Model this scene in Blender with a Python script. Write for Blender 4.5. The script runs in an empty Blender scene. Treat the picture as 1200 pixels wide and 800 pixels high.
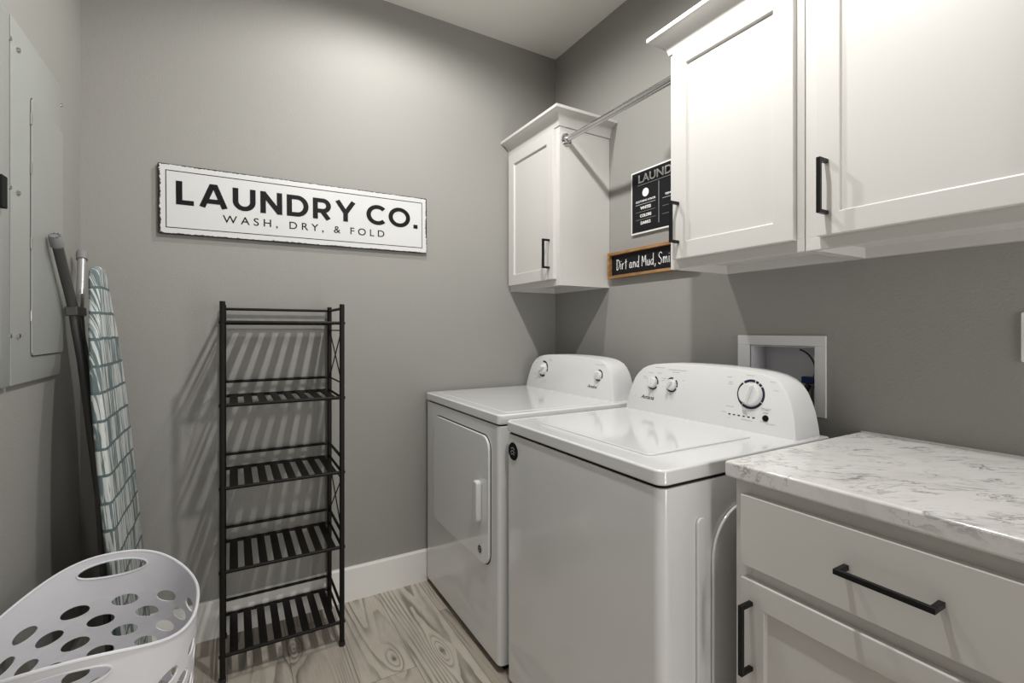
import bpy, bmesh, math, random
from mathutils import Vector, Matrix
random.seed(4)
C = bpy.context.scene.collection
V = Vector
PI = math.pi
FL, CEIL = 0.0, 2.74
XL, XR, YB, YF = -0.465, 1.579, 2.227, -1.45      # left, right, back, rear planes of the room

# ------------------------------------------------------------ materials
def mat(name, color, rough=0.5, metal=0.0, bump=None, coat=0.0, spec=None):
    m = bpy.data.materials.new(name); m.use_nodes = True
    nt = m.node_tree; b = nt.nodes['Principled BSDF']
    b.inputs['Base Color'].default_value = (*color, 1)
    b.inputs['Roughness'].default_value = rough
    b.inputs['Metallic'].default_value = metal
    if coat: b.inputs['Coat Weight'].default_value = coat; b.inputs['Coat Roughness'].default_value = 0.08
    if spec is not None: b.inputs['Specular IOR Level'].default_value = spec
    # every material carries a faint procedural surface grain
    sc, st = bump or (300, 0.015)
    tc = nt.nodes.new('ShaderNodeTexCoord'); n = nt.nodes.new('ShaderNodeTexNoise')
    n.inputs['Scale'].default_value = sc; n.inputs['Detail'].default_value = 3
    bp = nt.nodes.new('ShaderNodeBump'); bp.inputs['Strength'].default_value = st; bp.inputs['Distance'].default_value = 0.002
    nt.links.new(tc.outputs['Object'], n.inputs['Vector']); nt.links.new(n.outputs['Fac'], bp.inputs['Height'])
    nt.links.new(bp.outputs['Normal'], b.inputs['Normal'])
    return m

class NG:
    """tiny node-graph helper"""
    def __init__(s, m): s.nt = m.node_tree; s.b = s.nt.nodes['Principled BSDF']
    def n(s, t, **kw):
        o = s.nt.nodes.new(t)
        for k, v in kw.items(): setattr(o, k, v)
        return o
    def l(s, a, b): s.nt.links.new(a, b)
    def math(s, op, a, b=None, c=None, clamp=False):
        o = s.n('ShaderNodeMath', operation=op); o.use_clamp = clamp
        for i, v in enumerate((a, b, c)):
            if v is None: continue
            if isinstance(v, (int, float)): o.inputs[i].default_value = v
            else: s.l(v, o.inputs[i])
        return o.outputs[0]
    def mix(s, f, a, b, blend='MIX'):
        o = s.n('ShaderNodeMix', data_type='RGBA', blend_type=blend)
        for i, v in ((0, f), (6, a), (7, b)):
            if isinstance(v, (int, float)): o.inputs[i].default_value = v
            elif isinstance(v, tuple): o.inputs[i].default_value = (*v, 1)
            else: s.l(v, o.inputs[i])
        return o.outputs[2]
    def xyz(s, vec):
        o = s.n('ShaderNodeSeparateXYZ'); s.l(vec, o.inputs[0]); return o.outputs
    def comb(s, x, y, z=0.0):
        o = s.n('ShaderNodeCombineXYZ')
        for i, v in enumerate((x, y, z)):
            if isinstance(v, (int, float)): o.inputs[i].default_value = v
            else: s.l(v, o.inputs[i])
        return o.outputs[0]
    def noise(s, vec, scale, detail=2, rough=.5, dist=0.0):
        o = s.n('ShaderNodeTexNoise'); o.inputs['Scale'].default_value = scale
        o.inputs['Detail'].default_value = detail; o.inputs['Roughness'].default_value = rough
        o.inputs['Distortion'].default_value = dist
        s.l(vec, o.inputs['Vector']); return o.outputs['Fac']
    def ss(s, v, lo, hi):
        o = s.n('ShaderNodeMapRange', interpolation_type='SMOOTHSTEP')
        o.inputs['From Min'].default_value = lo; o.inputs['From Max'].default_value = hi
        s.l(v, o.inputs['Value']); return o.outputs['Result']

WALLC = (0.292, 0.285, 0.267)
M = {}
M['wall'] = mat('wall_paint', WALLC, 0.62, bump=(170, 0.35), spec=0.3)
M['ceiling'] = mat('ceiling_paint', (0.80, 0.79, 0.75), 0.8, bump=(90, 0.35), spec=0.2)
M['trim'] = mat('trim_paint', (0.80, 0.785, 0.76), 0.35)
M['cab'] = mat('cabinet_paint', (0.62, 0.605, 0.58), 0.33, bump=(120, 0.03))
M['cabin'] = mat('cabinet_inside', (0.72, 0.70, 0.66), 0.5)
M['black'] = mat('black_metal', (0.006, 0.006, 0.0065), 0.35, 0.0, spec=.25)
M['bronze'] = mat('dark_bronze', (0.006, 0.0045, 0.003), 0.5, 0.0, spec=.2)
M['enamel'] = mat('white_enamel', (0.76, 0.765, 0.77), 0.14, bump=(60, 0.006), coat=0.7)
M['plasticw'] = mat('white_plastic', (0.68, 0.68, 0.685), 0.28)
M['console'] = mat('console_plastic', (0.72, 0.72, 0.72), 0.30)
M['knob'] = mat('knob_plastic', (0.74, 0.74, 0.74), 0.22)
M['ring'] = mat('print_dark', (0.012, 0.013, 0.035), 0.4)
M['ink'] = mat('ink_black', (0.006, 0.006, 0.0065), 0.5, spec=.15)
M['silverink'] = mat('ink_silver', (0.60, 0.60, 0.61), 0.5)
M['greyink'] = mat('ink_grey', (0.42, 0.42, 0.43), 0.5)
M['gap'] = mat('gap_shade_latch_black', (0.008, 0.008, 0.008), 0.7, spec=.2)  # near-black colour stands in for shade in gaps; the black latch shares it
M['chrome'] = mat('chrome', (0.62, 0.62, 0.62), 0.14, 1.0)
M['silver'] = mat('silver_paint', (0.42, 0.42, 0.42), 0.35, 0.6)
M['darksilver'] = mat('grey_paint', (0.085, 0.085, 0.083), 0.45, 0.3)
M['capg'] = mat('grey_rubber', (0.20, 0.20, 0.195), 0.6)
M['panelg'] = mat('panel_grey', (0.30, 0.31, 0.29), 0.38, 0.0, bump=(25, 0.05))
M['basket'] = mat('basket_plastic', (0.70, 0.70, 0.735), 0.42)
M['signw'] = mat('sign_white', (0.78, 0.78, 0.77), 0.35)
M['chalk'] = mat('chalk_white', (0.82, 0.82, 0.80), 0.7)
M['blackboard'] = mat('black_board', (0.008, 0.008, 0.010), 0.5, spec=.2)
M['box'] = mat('box_plastic', (0.62, 0.62, 0.65), 0.4)
M['blue'] = mat('blue_valve', (0.012, 0.03, 0.12), 0.35)
M['brass'] = mat('valve_metal', (0.35, 0.33, 0.29), 0.35, 1.0)
M['rubber'] = mat('black_rubber', (0.01, 0.01, 0.01), 0.5)
M['switch'] = mat('switch_plastic', (0.80, 0.79, 0.76), 0.35)

def floor_mat():
    m = mat('floor_planks', (0.4, 0.35, 0.3), 0.45); g = NG(m)
    tc = g.n('ShaderNodeTexCoord'); X, Y, Z = g.xyz(tc.outputs['Object'])
    W = 0.196; L = 1.22
    px = g.math('DIVIDE', g.math('SUBTRACT', X, 0.376), W)
    col = g.math('FLOOR', px); fx = g.math('FRACT', px)
    off = g.math('MULTIPLY', g.math('FRACT', g.math('MULTIPLY', g.math('ADD', g.math('SINE', g.math('MULTIPLY', col, 12.9898)), 1.0), 43.7)), L)
    # plank end joint of column 0 stands at y = 1.66
    off = g.math('MULTIPLY', col, 0.47)
    py = g.math('DIVIDE', g.math('ADD', g.math('SUBTRACT', Y, 1.665), off), L)
    row = g.math('FLOOR', py); fy = g.math('FRACT', py)
    wn = g.n('ShaderNodeTexWhiteNoise', noise_dimensions='2D'); g.l(g.comb(col, row), wn.inputs['Vector'])
    rnd = wn.outputs['Value']; rndc = g.xyz(wn.outputs['Color'])
    # height field whose contour lines are the growth rings
    vec = g.comb(g.math('ADD', g.math('MULTIPLY', X, 5.5), g.math('MULTIPLY', rnd, 31.0)), g.math('ADD', g.math('MULTIPLY', Y, 0.42), g.math('MULTIPLY', rndc[1], 17.0)), 0.0)
    h = g.noise(vec, 1.0, 1.0, .4)
    fine = g.noise(g.comb(g.math('MULTIPLY', X, 30.0), g.math('MULTIPLY', Y, 5.0), rnd), 1.0, 3)
    H = g.math('ADD', g.math('MULTIPLY', h, 19.0), g.math('MULTIPLY', fine, 0.8))
    H = g.math('ADD', H, g.math('MULTIPLY', X, 34.0))
    core = None
    for kx, ky, r in ((0.513, 1.745, .018), (0.684, 1.70, .018), (0.202, 1.99, .016), (0.11, 1.70, .012), (0.27, 1.62, .016), (0.62, 1.36, .016), (0.45, 1.1, .016), (0.02, 0.9, .016), (0.3, 0.5, .016), (0.7, 0.4, .015)):
        dx = g.math('SUBTRACT', X, kx); dy = g.math('SUBTRACT', Y, ky)
        d2 = g.math('ADD', g.math('MULTIPLY', dx, dx), g.math('MULTIPLY', g.math('MULTIPLY', dy, dy), 0.10))
        e = g.math('EXPONENT', g.math('DIVIDE', d2, -r * r * 2.2))
        H = g.math('ADD', H, g.math('MULTIPLY', e, 3.0))
        d3 = g.math('ADD', g.math('MULTIPLY', dx, dx), g.math('MULTIPLY', g.math('MULTIPLY', dy, dy), 0.5))
        c = g.math('EXPONENT', g.math('DIVIDE', d3, -r * r * 0.22))
        core = c if core is None else g.math('ADD', core, c)
    fr = g.math('FRACT', H)
    line = g.math('MULTIPLY', g.ss(fr, 0.40, 0.90), g.math('SUBTRACT', 1.0, g.ss(fr, 0.93, 1.0)))
    mod = g.ss(g.noise(g.comb(g.math('MULTIPLY', X, 9.0), g.math('MULTIPLY', Y, 2.2), rnd), 1.0, 2), 0.34, 0.62)
    line = g.math('MULTIPLY', line, g.math('ADD', g.math('MULTIPLY', mod, 0.75), 0.12))
    base = g.mix(rnd, (0.40, 0.35, 0.29), (0.54, 0.49, 0.42))
    cloud = g.noise(g.comb(g.math('MULTIPLY', X, 10.0), g.math('MULTIPLY', Y, 2.5), rnd), 1.0, 4, .6)
    base = g.mix(g.math('MULTIPLY', g.ss(cloud, 0.4, 0.72), 0.5), base, (0.27, 0.235, 0.205))
    base = g.mix(g.math('MULTIPLY', line, 0.8), base, (0.07, 0.06, 0.05))
    saw = g.noise(g.comb(g.math('MULTIPLY', X, 260.0), g.math('MULTIPLY', Y, 10.0), rnd), 1.0, 2)
    base = g.mix(g.math('MULTIPLY', g.ss(saw, 0.5, 0.75), 0.28), base, (0.24, 0.21, 0.18))
    base = g.mix(g.math('MULTIPLY', core, 0.8, clamp=True), base, (0.07, 0.06, 0.055))
    # joints
    ex = g.math('MINIMUM', fx, g.math('SUBTRACT', 1.0, fx)); ey = g.math('MINIMUM', fy, g.math('SUBTRACT', 1.0, fy))
    j = g.math('MAXIMUM', g.math('LESS_THAN', ex, 0.006), g.math('LESS_THAN', ey, 0.0009))
    base = g.mix(g.math('MULTIPLY', j, 0.75), base, (0.10, 0.085, 0.07))
    g.l(base, g.b.inputs['Base Color'])
    g.b.inputs['Roughness'].default_value = 0.42
    bp = g.n('ShaderNodeBump'); bp.inputs['Strength'].default_value = 0.25; bp.inputs['Distance'].default_value = 0.001
    g.l(g.math('MULTIPLY', g.math('ADD', line, saw), -1.0), bp.inputs['Height']); g.l(bp.outputs['Normal'], g.b.inputs['Normal'])
    return m
M['floor'] = floor_mat()

def marble_mat():
    m = mat('marble_laminate', (0.8, 0.79, 0.77), 0.14); g = NG(m)
    tc = g.n('ShaderNodeTexCoord'); P = tc.outputs['Object']; X, Y, Z = g.xyz(P)
    # veins run diagonally across the top
    u = g.math('ADD', g.math('MULTIPLY', X, 0.55), g.math('MULTIPLY', Y, 0.83))
    v = g.math('SUBTRACT', g.math('MULTIPLY', Y, 0.55), g.math('MULTIPLY', X, 0.83))
    q = g.comb(g.math('MULTIPLY', v, 1.0), g.math('MULTIPLY', u, 2.6), g.math('MULTIPLY', Z, 3.0))
    def vein(scale, w, dist):
        n = g.noise(q, scale, 6, .62, dist)
        a = g.math('ABSOLUTE', g.math('SUBTRACT', n, 0.5))
        return g.math('SUBTRACT', 1.0, g.ss(a, 0.0, w))
    v1 = vein(3.4, 0.022, 1.2); v2 = vein(9.0, 0.035, 0.8)
    gate = g.ss(g.noise(P, 6.0, 3), 0.45, 0.7)
    gate2 = g.ss(g.noise(P, 11.0, 3), 0.47, 0.66)
    cloud = g.noise(q, 5.0, 6, .6, .4)
    base = g.mix(g.math('MULTIPLY', g.ss(cloud, 0.46, 0.78), 0.55), (0.72, 0.71, 0.695), (0.50, 0.485, 0.47))
    base = g.mix(g.math('MULTIPLY', g.math('MULTIPLY', v1, gate), 0.95), base, (0.13, 0.115, 0.115))
    base = g.mix(g.math('MULTIPLY', g.math('MULTIPLY', v2, gate2), 0.8), base, (0.20, 0.185, 0.18))
    bl = g.noise(q, 13.0, 5, .7, .3); bg = g.noise(P, 7.0, 2)
    base = g.mix(g.math('MULTIPLY', g.math('MULTIPLY', g.ss(bl, 0.58, 0.70), g.ss(bg, 0.45, 0.62)), 0.85), base, (0.14, 0.12, 0.12))
    g.l(base, g.b.inputs['Base Color'])
    return m
M['marble'] = marble_mat()

def wood_mat():
    m = mat('stained_wood', (0.3, 0.15, 0.05), 0.5); g = NG(m)
    tc = g.n('ShaderNodeTexCoord'); X, Y, Z = g.xyz(tc.outputs['Object'])
    n = g.noise(g.comb(g.math('MULTIPLY', X, 60.0), g.math('MULTIPLY', Y, 8.0), g.math('MULTIPLY', Z, 60.0)), 1.0, 4)
    g.l(g.mix(g.ss(n, 0.3, 0.7), (0.20, 0.095, 0.030), (0.40, 0.215, 0.085)), g.b.inputs['Base Color'])
    return m
M['wood'] = wood_mat()

def enamel_sign_mat(W, Hh):
    # white enamel face, black chips around the rim
    m = mat('enamel_sign_face', (0.8, 0.8, 0.79), 0.3); g = NG(m)
    tc = g.n('ShaderNodeTexCoord'); X, Y, Z = g.xyz(tc.outputs['Object'])
    dx = g.math('SUBTRACT', W / 2, g.math('ABSOLUTE', X)); dz = g.math('SUBTRACT', Hh / 2, g.math('ABSOLUTE', Z))
    d = g.math('MINIMUM', dx, dz)
    side = g.math('ADD', g.math('MULTIPLY', g.math('LESS_THAN', dx, 0.015), 0.5), 0.5)
    n = g.noise(tc.outputs['Object'], 95.0, 5, .75)
    n2 = g.noise(tc.outputs['Object'], 7.0, 2)
    t = g.math('MULTIPLY', g.math('ADD', g.math('MULTIPLY', g.math('SUBTRACT', n, 0.40), 0.024), g.math('MULTIPLY', g.math('SUBTRACT', n2, 0.43), 0.016)), side)
    t = g.math('ADD', t, 0.0022)
    chip = g.math('LESS_THAN', d, t)
    g.l(g.mix(chip, (0.60, 0.60, 0.595), (0.015, 0.014, 0.013)), g.b.inputs['Base Color'])
    return m

def fabric_mat():
    m = mat('ironing_cover_fabric', (0.5, 0.55, 0.55), 0.9); g = NG(m)
    tc = g.n('ShaderNodeTexCoord'); X, Y, Z = g.xyz(tc.outputs['Object'])
    w = g.noise(tc.outputs['Object'], 9.0, 2)
    w2 = g.noise(tc.outputs['Object'], 45.0, 2)
    zz = g.math('ADD', Z, g.math('ADD', g.math('MULTIPLY', w, 0.012), g.math('MULTIPLY', w2, 0.006)))
    R = g.math('DIVIDE', zz, 0.078); row = g.math('FLOOR', R); fr = g.math('FRACT', R)
    yy = g.math('ADD', Y, g.math('MULTIPLY', X, 1.0))
    cellv = g.comb(g.math('ADD', g.math('MULTIPLY', yy, 1.0), g.math('MULTIPLY', row, 3.17)), g.math('MULTIPLY', zz, 0.045), 0.0)
    st = g.noise(cellv, 95.0, 3, .65)
    big = g.noise(cellv, 16.0, 1)
    stripe = g.ss(g.math('ADD', st, g.math('MULTIPLY', g.math('SUBTRACT', big, 0.5), 0.5)), 0.46, 0.53)
    weave = g.noise(g.comb(g.math('MULTIPLY', Y, 500.0), g.math('MULTIPLY', Z, 500.0), 0.0), 1.0, 1)
    teal = (0.095, 0.135, 0.14)
    col = g.mix(stripe, teal, (0.55, 0.57, 0.555))
    band = g.math('LESS_THAN', fr, 0.11)
    col = g.mix(band, col, (0.07, 0.105, 0.11))
    col = g.mix(g.math('MULTIPLY', weave, 0.2), col, (0.3, 0.34, 0.34))
    g.l(col, g.b.inputs['Base Color'])
    return m
M['fabric'] = fabric_mat()

def emis(name, color, s):
    m = bpy.data.materials.new(name); m.use_nodes = True; b = m.node_tree.nodes['Principled BSDF']
    b.inputs['Base Color'].default_value = (*color, 1); b.inputs['Emission Color'].default_value = (*color, 1); b.inputs['Emission Strength'].default_value = s
    return m

# ------------------------------------------------------------ mesh helpers
def box(bm, x0, y0, z0, x1, y1, z1):
    vs = [bm.verts.new((x, y, z)) for x in (x0, x1) for y in (y0, y1) for z in (z0, z1)]
    for f in ((0, 1, 3, 2), (4, 6, 7, 5), (0, 4, 5, 1), (2, 3, 7, 6), (0, 2, 6, 4), (1, 5, 7, 3)):
        bm.faces.new([vs[i] for i in f])
    return bm

def new(): return bmesh.new()
def B(*a):
    bm = new(); box(bm, *a); return bm

def frame_axes(d):
    d = d.normalized(); up = V((0, 0, 1)) if abs(d.z) < .9 else V((0, 1, 0))
    a = d.cross(up).normalized(); b = d.cross(a).normalized(); return a, b

def tube(bm, pts, r, seg=14, caps=True):
    pts = [V(p) for p in pts]; rings = []
    rs = r if isinstance(r, (list, tuple)) else [r] * len(pts)
    a = None
    for i, p in enumerate(pts):
        d = (pts[min(i + 1, len(pts) - 1)] - pts[max(i - 1, 0)]).normalized()
        if a is None: a, b = frame_axes(d)
        else:
            a = (a - d * a.dot(d)).normalized(); b = d.cross(a).normalized()
        rings.append([bm.verts.new(p + (a * math.cos(t) + b * math.sin(t)) * rs[i]) for t in [2 * PI * k / seg for k in range(seg)]])
    for i in range(len(rings) - 1):
        for k in range(seg):
            bm.faces.new((rings[i][k], rings[i][(k + 1) % seg], rings[i + 1][(k + 1) % seg], rings[i + 1][k]))
    if caps:
        bm.faces.new(rings[0]); bm.faces.new(rings[-1][::-1])
    return bm

def disc(bm, c, n, r, h, seg=32, r2=None):
    """solid disc: base centre c, axis n"""
    c = V(c); n = V(n).normalized()
    return tube(bm, [c, c + n * h], [r, r if r2 is None else r2], seg)

def ring(bm, c, n, r0, r1, h, a0=0.0, a1=2 * PI, seg=40, up=(0, 0, 1)):
    c = V(c); n = V(n).normalized(); up = V(up); up = (up - n * up.dot(n)).normalized(); rt = up.cross(n)
    full = abs(a1 - a0 - 2 * PI) < 1e-4
    k = seg if full else seg + 1
    R = []
    for i in range(k):
        t = a0 + (a1 - a0) * i / seg; d = up * math.cos(t) + rt * math.sin(t)
        R.append([bm.verts.new(c + d * r0), bm.verts.new(c + d * r1), bm.verts.new(c + d * r1 + n * h), bm.verts.new(c + d * r0 + n * h)])
    for i in range(k if full else k - 1):
        p, q = R[i], R[(i + 1) % k]
        for j in range(4): bm.faces.new((p[j], p[(j + 1) % 4], q[(j + 1) % 4], q[j]))
    if not full: bm.faces.new(R[0]); bm.faces.new(R[-1][::-1])
    return bm

def prism(bm, pts, axis, a0, a1):
    """polygon pts (2-D) extruded along axis x/y/z"""
    def P(p, t):
        if axis == 'x': return (t, p[0], p[1])
        if axis == 'y': return (p[0], t, p[1])
        return (p[0], p[1], t)
    A = [bm.verts.new(P(p, a0)) for p in pts]; Bv = [bm.verts.new(P(p, a1)) for p in pts]
    n = len(pts)
    bm.faces.new(A); bm.faces.new(Bv[::-1])
    for i in range(n): bm.faces.new((A[i], A[(i + 1) % n], Bv[(i + 1) % n], Bv[i]))
    return bm

def rrect(x0, y0, x1, y1, r, seg=8):
    out = []
    for cx, cy, s in ((x1 - r, y1 - r, 0), (x0 + r, y1 - r, 1), (x0 + r, y0 + r, 2), (x1 - r, y0 + r, 3)):
        for k in range(seg + 1):
            t = s * PI / 2 + k * PI / 2 / seg
            out.append((cx + r * math.cos(t), cy + r * math.sin(t)))
    return out

BUILD = {}      # unrotated build-space location of every object
def tag(o, label=None, cat=None, group=None, kind=None):
    if label: o['label'] = label
    if cat: o['category'] = cat
    if group: o['group'] = group
    if kind: o['kind'] = kind
    return o
def thing(name, loc, label, cat, group=None):
    o = bpy.data.objects.new(name, None); o.empty_display_size = .05; C.objects.link(o)
    o.location = loc; BUILD[o] = V(loc); return tag(o, label, cat, group)
def obj(name, bm, m, parent=None, bevel=0, seg=2, smooth=40, label=None, solid=None, cat=None, group=None, kind=None, subsurf=0):
    bmesh.ops.recalc_face_normals(bm, faces=bm.faces)
    xs = [v.co for v in bm.verts]
    mn = V([min(c[i] for c in xs) for i in range(3)]); mx = V([max(c[i] for c in xs) for i in range(3)])
    ctr = (mn + mx) / 2
    if parent is None: ctr.z = mn.z
    for v in bm.verts: v.co -= ctr
    me = bpy.data.meshes.new(name); bm.to_mesh(me); bm.free()
    for mm in (m if isinstance(m, (list, tuple)) else [m]): me.materials.append(mm)
    o = bpy.data.objects.new(name, me); C.objects.link(o)
    BUILD[o] = ctr
    if parent is not None: o.parent = parent; o.location = ctr - BUILD[parent]
    else: o.location = ctr
    if smooth:
        me.polygons.foreach_set('use_smooth', [True] * len(me.polygons)); me.set_sharp_from_angle(angle=math.radians(smooth))
    if solid:
        s = o.modifiers.new('thickness', 'SOLIDIFY'); s.thickness = solid; s.offset = 0
        m2 = bpy.data.meshes.new_from_object(o.evaluated_get(bpy.context.evaluated_depsgraph_get()))
        o.modifiers.clear(); o.data = m2; m2.name = name; me = m2
        me.polygons.foreach_set('use_smooth', [True] * len(me.polygons)); me.set_sharp_from_angle(angle=math.radians(35))
    if bevel:
        b = o.modifiers.new('bevel', 'BEVEL'); b.width = bevel; b.segments = seg; b.limit_method = 'ANGLE'; b.angle_limit = math.radians(35)
        b.harden_normals = bool(smooth)
        if smooth:
            me.set_sharp_from_angle(angle=math.radians(180))
    return tag(o, label, cat, group, kind)

def text_bm(body, origin, right, up, width=None, height=None, depth=.0008, bold=0.0, spacing=1.0, shear=0.0, anchor='l'):
    cu = bpy.data.curves.new('t', 'FONT'); cu.body = body; cu.size = 1; cu.extrude = .01; cu.offset = bold; cu.space_character = spacing; cu.shear = shear
    cu.resolution_u = 6
    o = bpy.data.objects.new('t', cu); C.objects.link(o)
    dg = bpy.context.evaluated_depsgraph_get(); me = bpy.data.meshes.new_from_object(o.evaluated_get(dg))
    bm = new(); bm.from_mesh(me); bpy.data.objects.remove(o); bpy.data.curves.remove(cu); bpy.data.meshes.remove(me)
    xs = [v.co.x for v in bm.verts]; ys = [v.co.y for v in bm.verts]
    x0, x1, y1 = min(xs), max(xs), max(ys); y0 = 0.0 if ',' in body else min(ys)
    sy = height / (y1 - y0) if height else width / (x1 - x0)
    sx = width / (x1 - x0) if width else sy
    right = V(right).normalized(); up = V(up).normalized(); n = right.cross(up)
    ax = {'l': x0, 'c': (x0 + x1) / 2}[anchor]
    for v in bm.verts:
        c = v.co.copy()
        v.co = V(origin) + right * (c.x - ax) * sx + up * (c.y - y0) * sy + n * (depth if c.z > 0 else 0.0)
    bmesh.ops.remove_doubles(bm, verts=bm.verts, dist=1e-6)
    return bm

def merge(*bms):
    a = bms[0]
    for b in bms[1:]:
        me = bpy.data.meshes.new('m'); b.to_mesh(me); a.from_mesh(me); bpy.data.meshes.remove(me); b.free()
    return a

# ============================================================ SETTING
T = 0.12
obj('floor', B(XL - T, YF - T, -0.06, XR + T, YB + T, 0), M['floor'], kind='structure', smooth=0)
bpy.data.objects['floor'].location.z = -0.06
# object coordinates of the floor equal world x, y
fo = bpy.data.objects['floor']; dl = fo.location.copy()
for v in fo.data.vertices: v.co.x += dl.x; v.co.y += dl.y
fo.location = (0, 0, dl.z)
obj('ceiling', B(XL - T, YF - T, CEIL, XR + T, YB + T, CEIL + .08), M['ceiling'], kind='structure', smooth=0)
obj('wall_back', B(XL - T, YB, 0, XR + T, YB + T, CEIL), M['wall'], kind='structure', smooth=0)
obj('wall_left', B(XL - T, YF, 0, XL, YB, CEIL), M['wall'], kind='structure', smooth=0)
bm = new(); box(bm, XL - T, YF - T, 0, 0.62, YF, CEIL); box(bm, 1.46, YF - T, 0, XR + T, YF, CEIL); box(bm, 0.62, YF - T, 2.06, 1.46, YF, CEIL)  # unseen opening added to let the fill light in
obj('wall_rear', bm, M['wall'], kind='structure', smooth=0)
# right wall with the recess of the washer outlet box
hy0, hy1, hz0, hz1 = 0.822, 1.042, 0.970, 1.158
bm = new()
box(bm, XR, YF, 0, XR + T, hy0, CEIL); box(bm, XR, hy1, 0, XR + T, YB, CEIL)
box(bm, XR, hy0, 0, XR + T, hy1, hz0); box(bm, XR, hy0, hz1, XR + T, hy1, CEIL)
obj('wall_right', bm, M['wall'], kind='structure', smooth=0)
def baseboard(name, pts_axis, a0, a1, wall, sgn):
    prof = [(0, 0), (.014, 0), (.014, .142), (.010, .150), (0, .150)]
    bm = new(); P = [(wall + sgn * p[0], p[1]) for p in prof]
    prism(bm, P, pts_axis, a0, a1); obj(name, bm, M['trim'], kind='structure', smooth=0)
baseboard('baseboard_back', 'x', XL + .014, XR - .014, YB, -1)
baseboard('baseboard_left', 'y', YF, YB, XL, 1)
baseboard('baseboard_right', 'y', YF, YB, XR, -1)

# ============================================================ recessed ceiling lights
def downlight(x, y, label):
    t = thing('ceiling_light', (x, y, CEIL), label, 'ceiling light', 'recessed ceiling lights')
    bm = new(); ring(bm, (x, y, CEIL - .009), (0, 0, 1), .058, .09, .009, up=(1, 0, 0)); obj('trim_ring', bm, M['trim'], t, bevel=.002)
    bm = new(); disc(bm, (x, y, CEIL - .006), (0, 0, 1), .058, .004); obj('lens', bm, emis('lens_glow', (1, .96, .9), 3), t)
    return t
LX = 0.575
downlight(LX, 1.60, 'round white recessed ceiling light closest to the sign wall')
downlight(LX, 0.745, 'round white recessed ceiling light farther from the sign wall')
def spot(x, y, power, size, blend, r=.035):
    L = bpy.data.lights.new('downlight_beam', 'SPOT'); L.energy = power; L.spot_size = math.radians(size); L.spot_blend = blend
    L.shadow_soft_size = r; L.color = (1.0, 0.99, 0.965)
    o = bpy.data.objects.new('downlight_beam', L); C.objects.link(o); o.location = (x, y, CEIL - .045); return o
spot(LX, 1.60, 19.5, 175, 0.42)
spot(LX, 0.745, 38, 172, 0.58)

AL = bpy.data.lights.new('added_fill_light', 'AREA'); AL.shape = 'RECTANGLE'; AL.size = 0.78; AL.size_y = 1.6; AL.energy = 17; AL.color = (1, .98, .96)  # added soft fill light outside the rear opening, no hallway behind it
ao = bpy.data.objects.new('added_fill_light', AL); C.objects.link(ao); ao.location = (1.04, YF - T - .02, 0.82); ao.rotation_euler = (-PI / 2, 0, PI)
# ============================================================ LAUNDRY CO. sign on the back wall
sx0, sx1, sz0, sz1 = -0.242, 0.809, 1.575, 1.839
syf = YB - .018
sign = thing('wall_sign', ((sx0 + sx1) / 2, YB, (sz0 + sz1) / 2), 'long white enamel sign with chipped black edges reading LAUNDRY CO.', 'wall sign')
W_, H_ = sx1 - sx0, sz1 - sz0
bm = B(sx0, syf, sz0, sx1, YB - .001, sz1)
obj('panel', bm, enamel_sign_mat(W_, H_), sign, bevel=.003)
bm = new(); o_ = .0235; w_ = .0028
fy = syf - .0006
box(bm, sx0 + o_, fy, sz0 + o_, sx1 - o_, syf, sz0 + o_ + w_); box(bm, sx0 + o_, fy, sz1 - o_ - w_, sx1 - o_, syf, sz1 - o_)
box(bm, sx0 + o_, fy, sz0 + o_ + w_, sx0 + o_ + w_, syf, sz1 - o_ - w_); box(bm, sx1 - o_ - w_, fy, sz0 + o_ + w_, sx1 - o_, syf, sz1 - o_ - w_)
obj('border_line', bm, M['ink'], sign, smooth=0)
# block letters: strokes of constant weight on a unit cap height
def arc(cx, cy, rx, ry, a0, a1, n=18):
    return [(cx + rx * math.cos(math.radians(a0 + (a1 - a0) * i / n)), cy + ry * math.sin(math.radians(a0 + (a1 - a0) * i / n))) for i in range(n + 1)]
def stroke2d(bm, pts, w, place, depth, closed=False):
    """flat ribbon polygon of width w along pts with mitred joints, extruded"""
    n = len(pts); L, R = [], []
    for i in range(n):
        p = V(pts[i])
        if closed: a, b = V(pts[i - 1]), V(pts[(i + 1) % n])
        else: a, b = V(pts[max(i - 1, 0)]), V(pts[min(i + 1, n - 1)])
        d1 = (p - a).normalized() if (p - a).length > 1e-9 else (b - p).normalized()
        d2 = (b - p).normalized() if (b - p).length > 1e-9 else d1
        n1 = V((-d1.y, d1.x)); n2 = V((-d2.y, d2.x)); m = (n1 + n2).normalized()
        k = min(1 / max(m.dot(n1), .35), 2.6)
        L.append(p + m * w / 2 * k); R.append(p - m * w / 2 * k)
    rows = [[bm.verts.new(place(q, z)) for q in S] for S, z in ((L, 0), (R, 0), (R, depth), (L, depth))]
    for i in range(n if closed else n - 1):
        j = (i + 1) % n
        for a in range(4): bm.faces.new((rows[a][i], rows[(a + 1) % 4][i], rows[(a + 1) % 4][j], rows[a][j]))
    if not closed:
        bm.faces.new([rows[a][0] for a in range(4)]); bm.faces.new([rows[a][-1] for a in (3, 2, 1, 0)])
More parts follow.
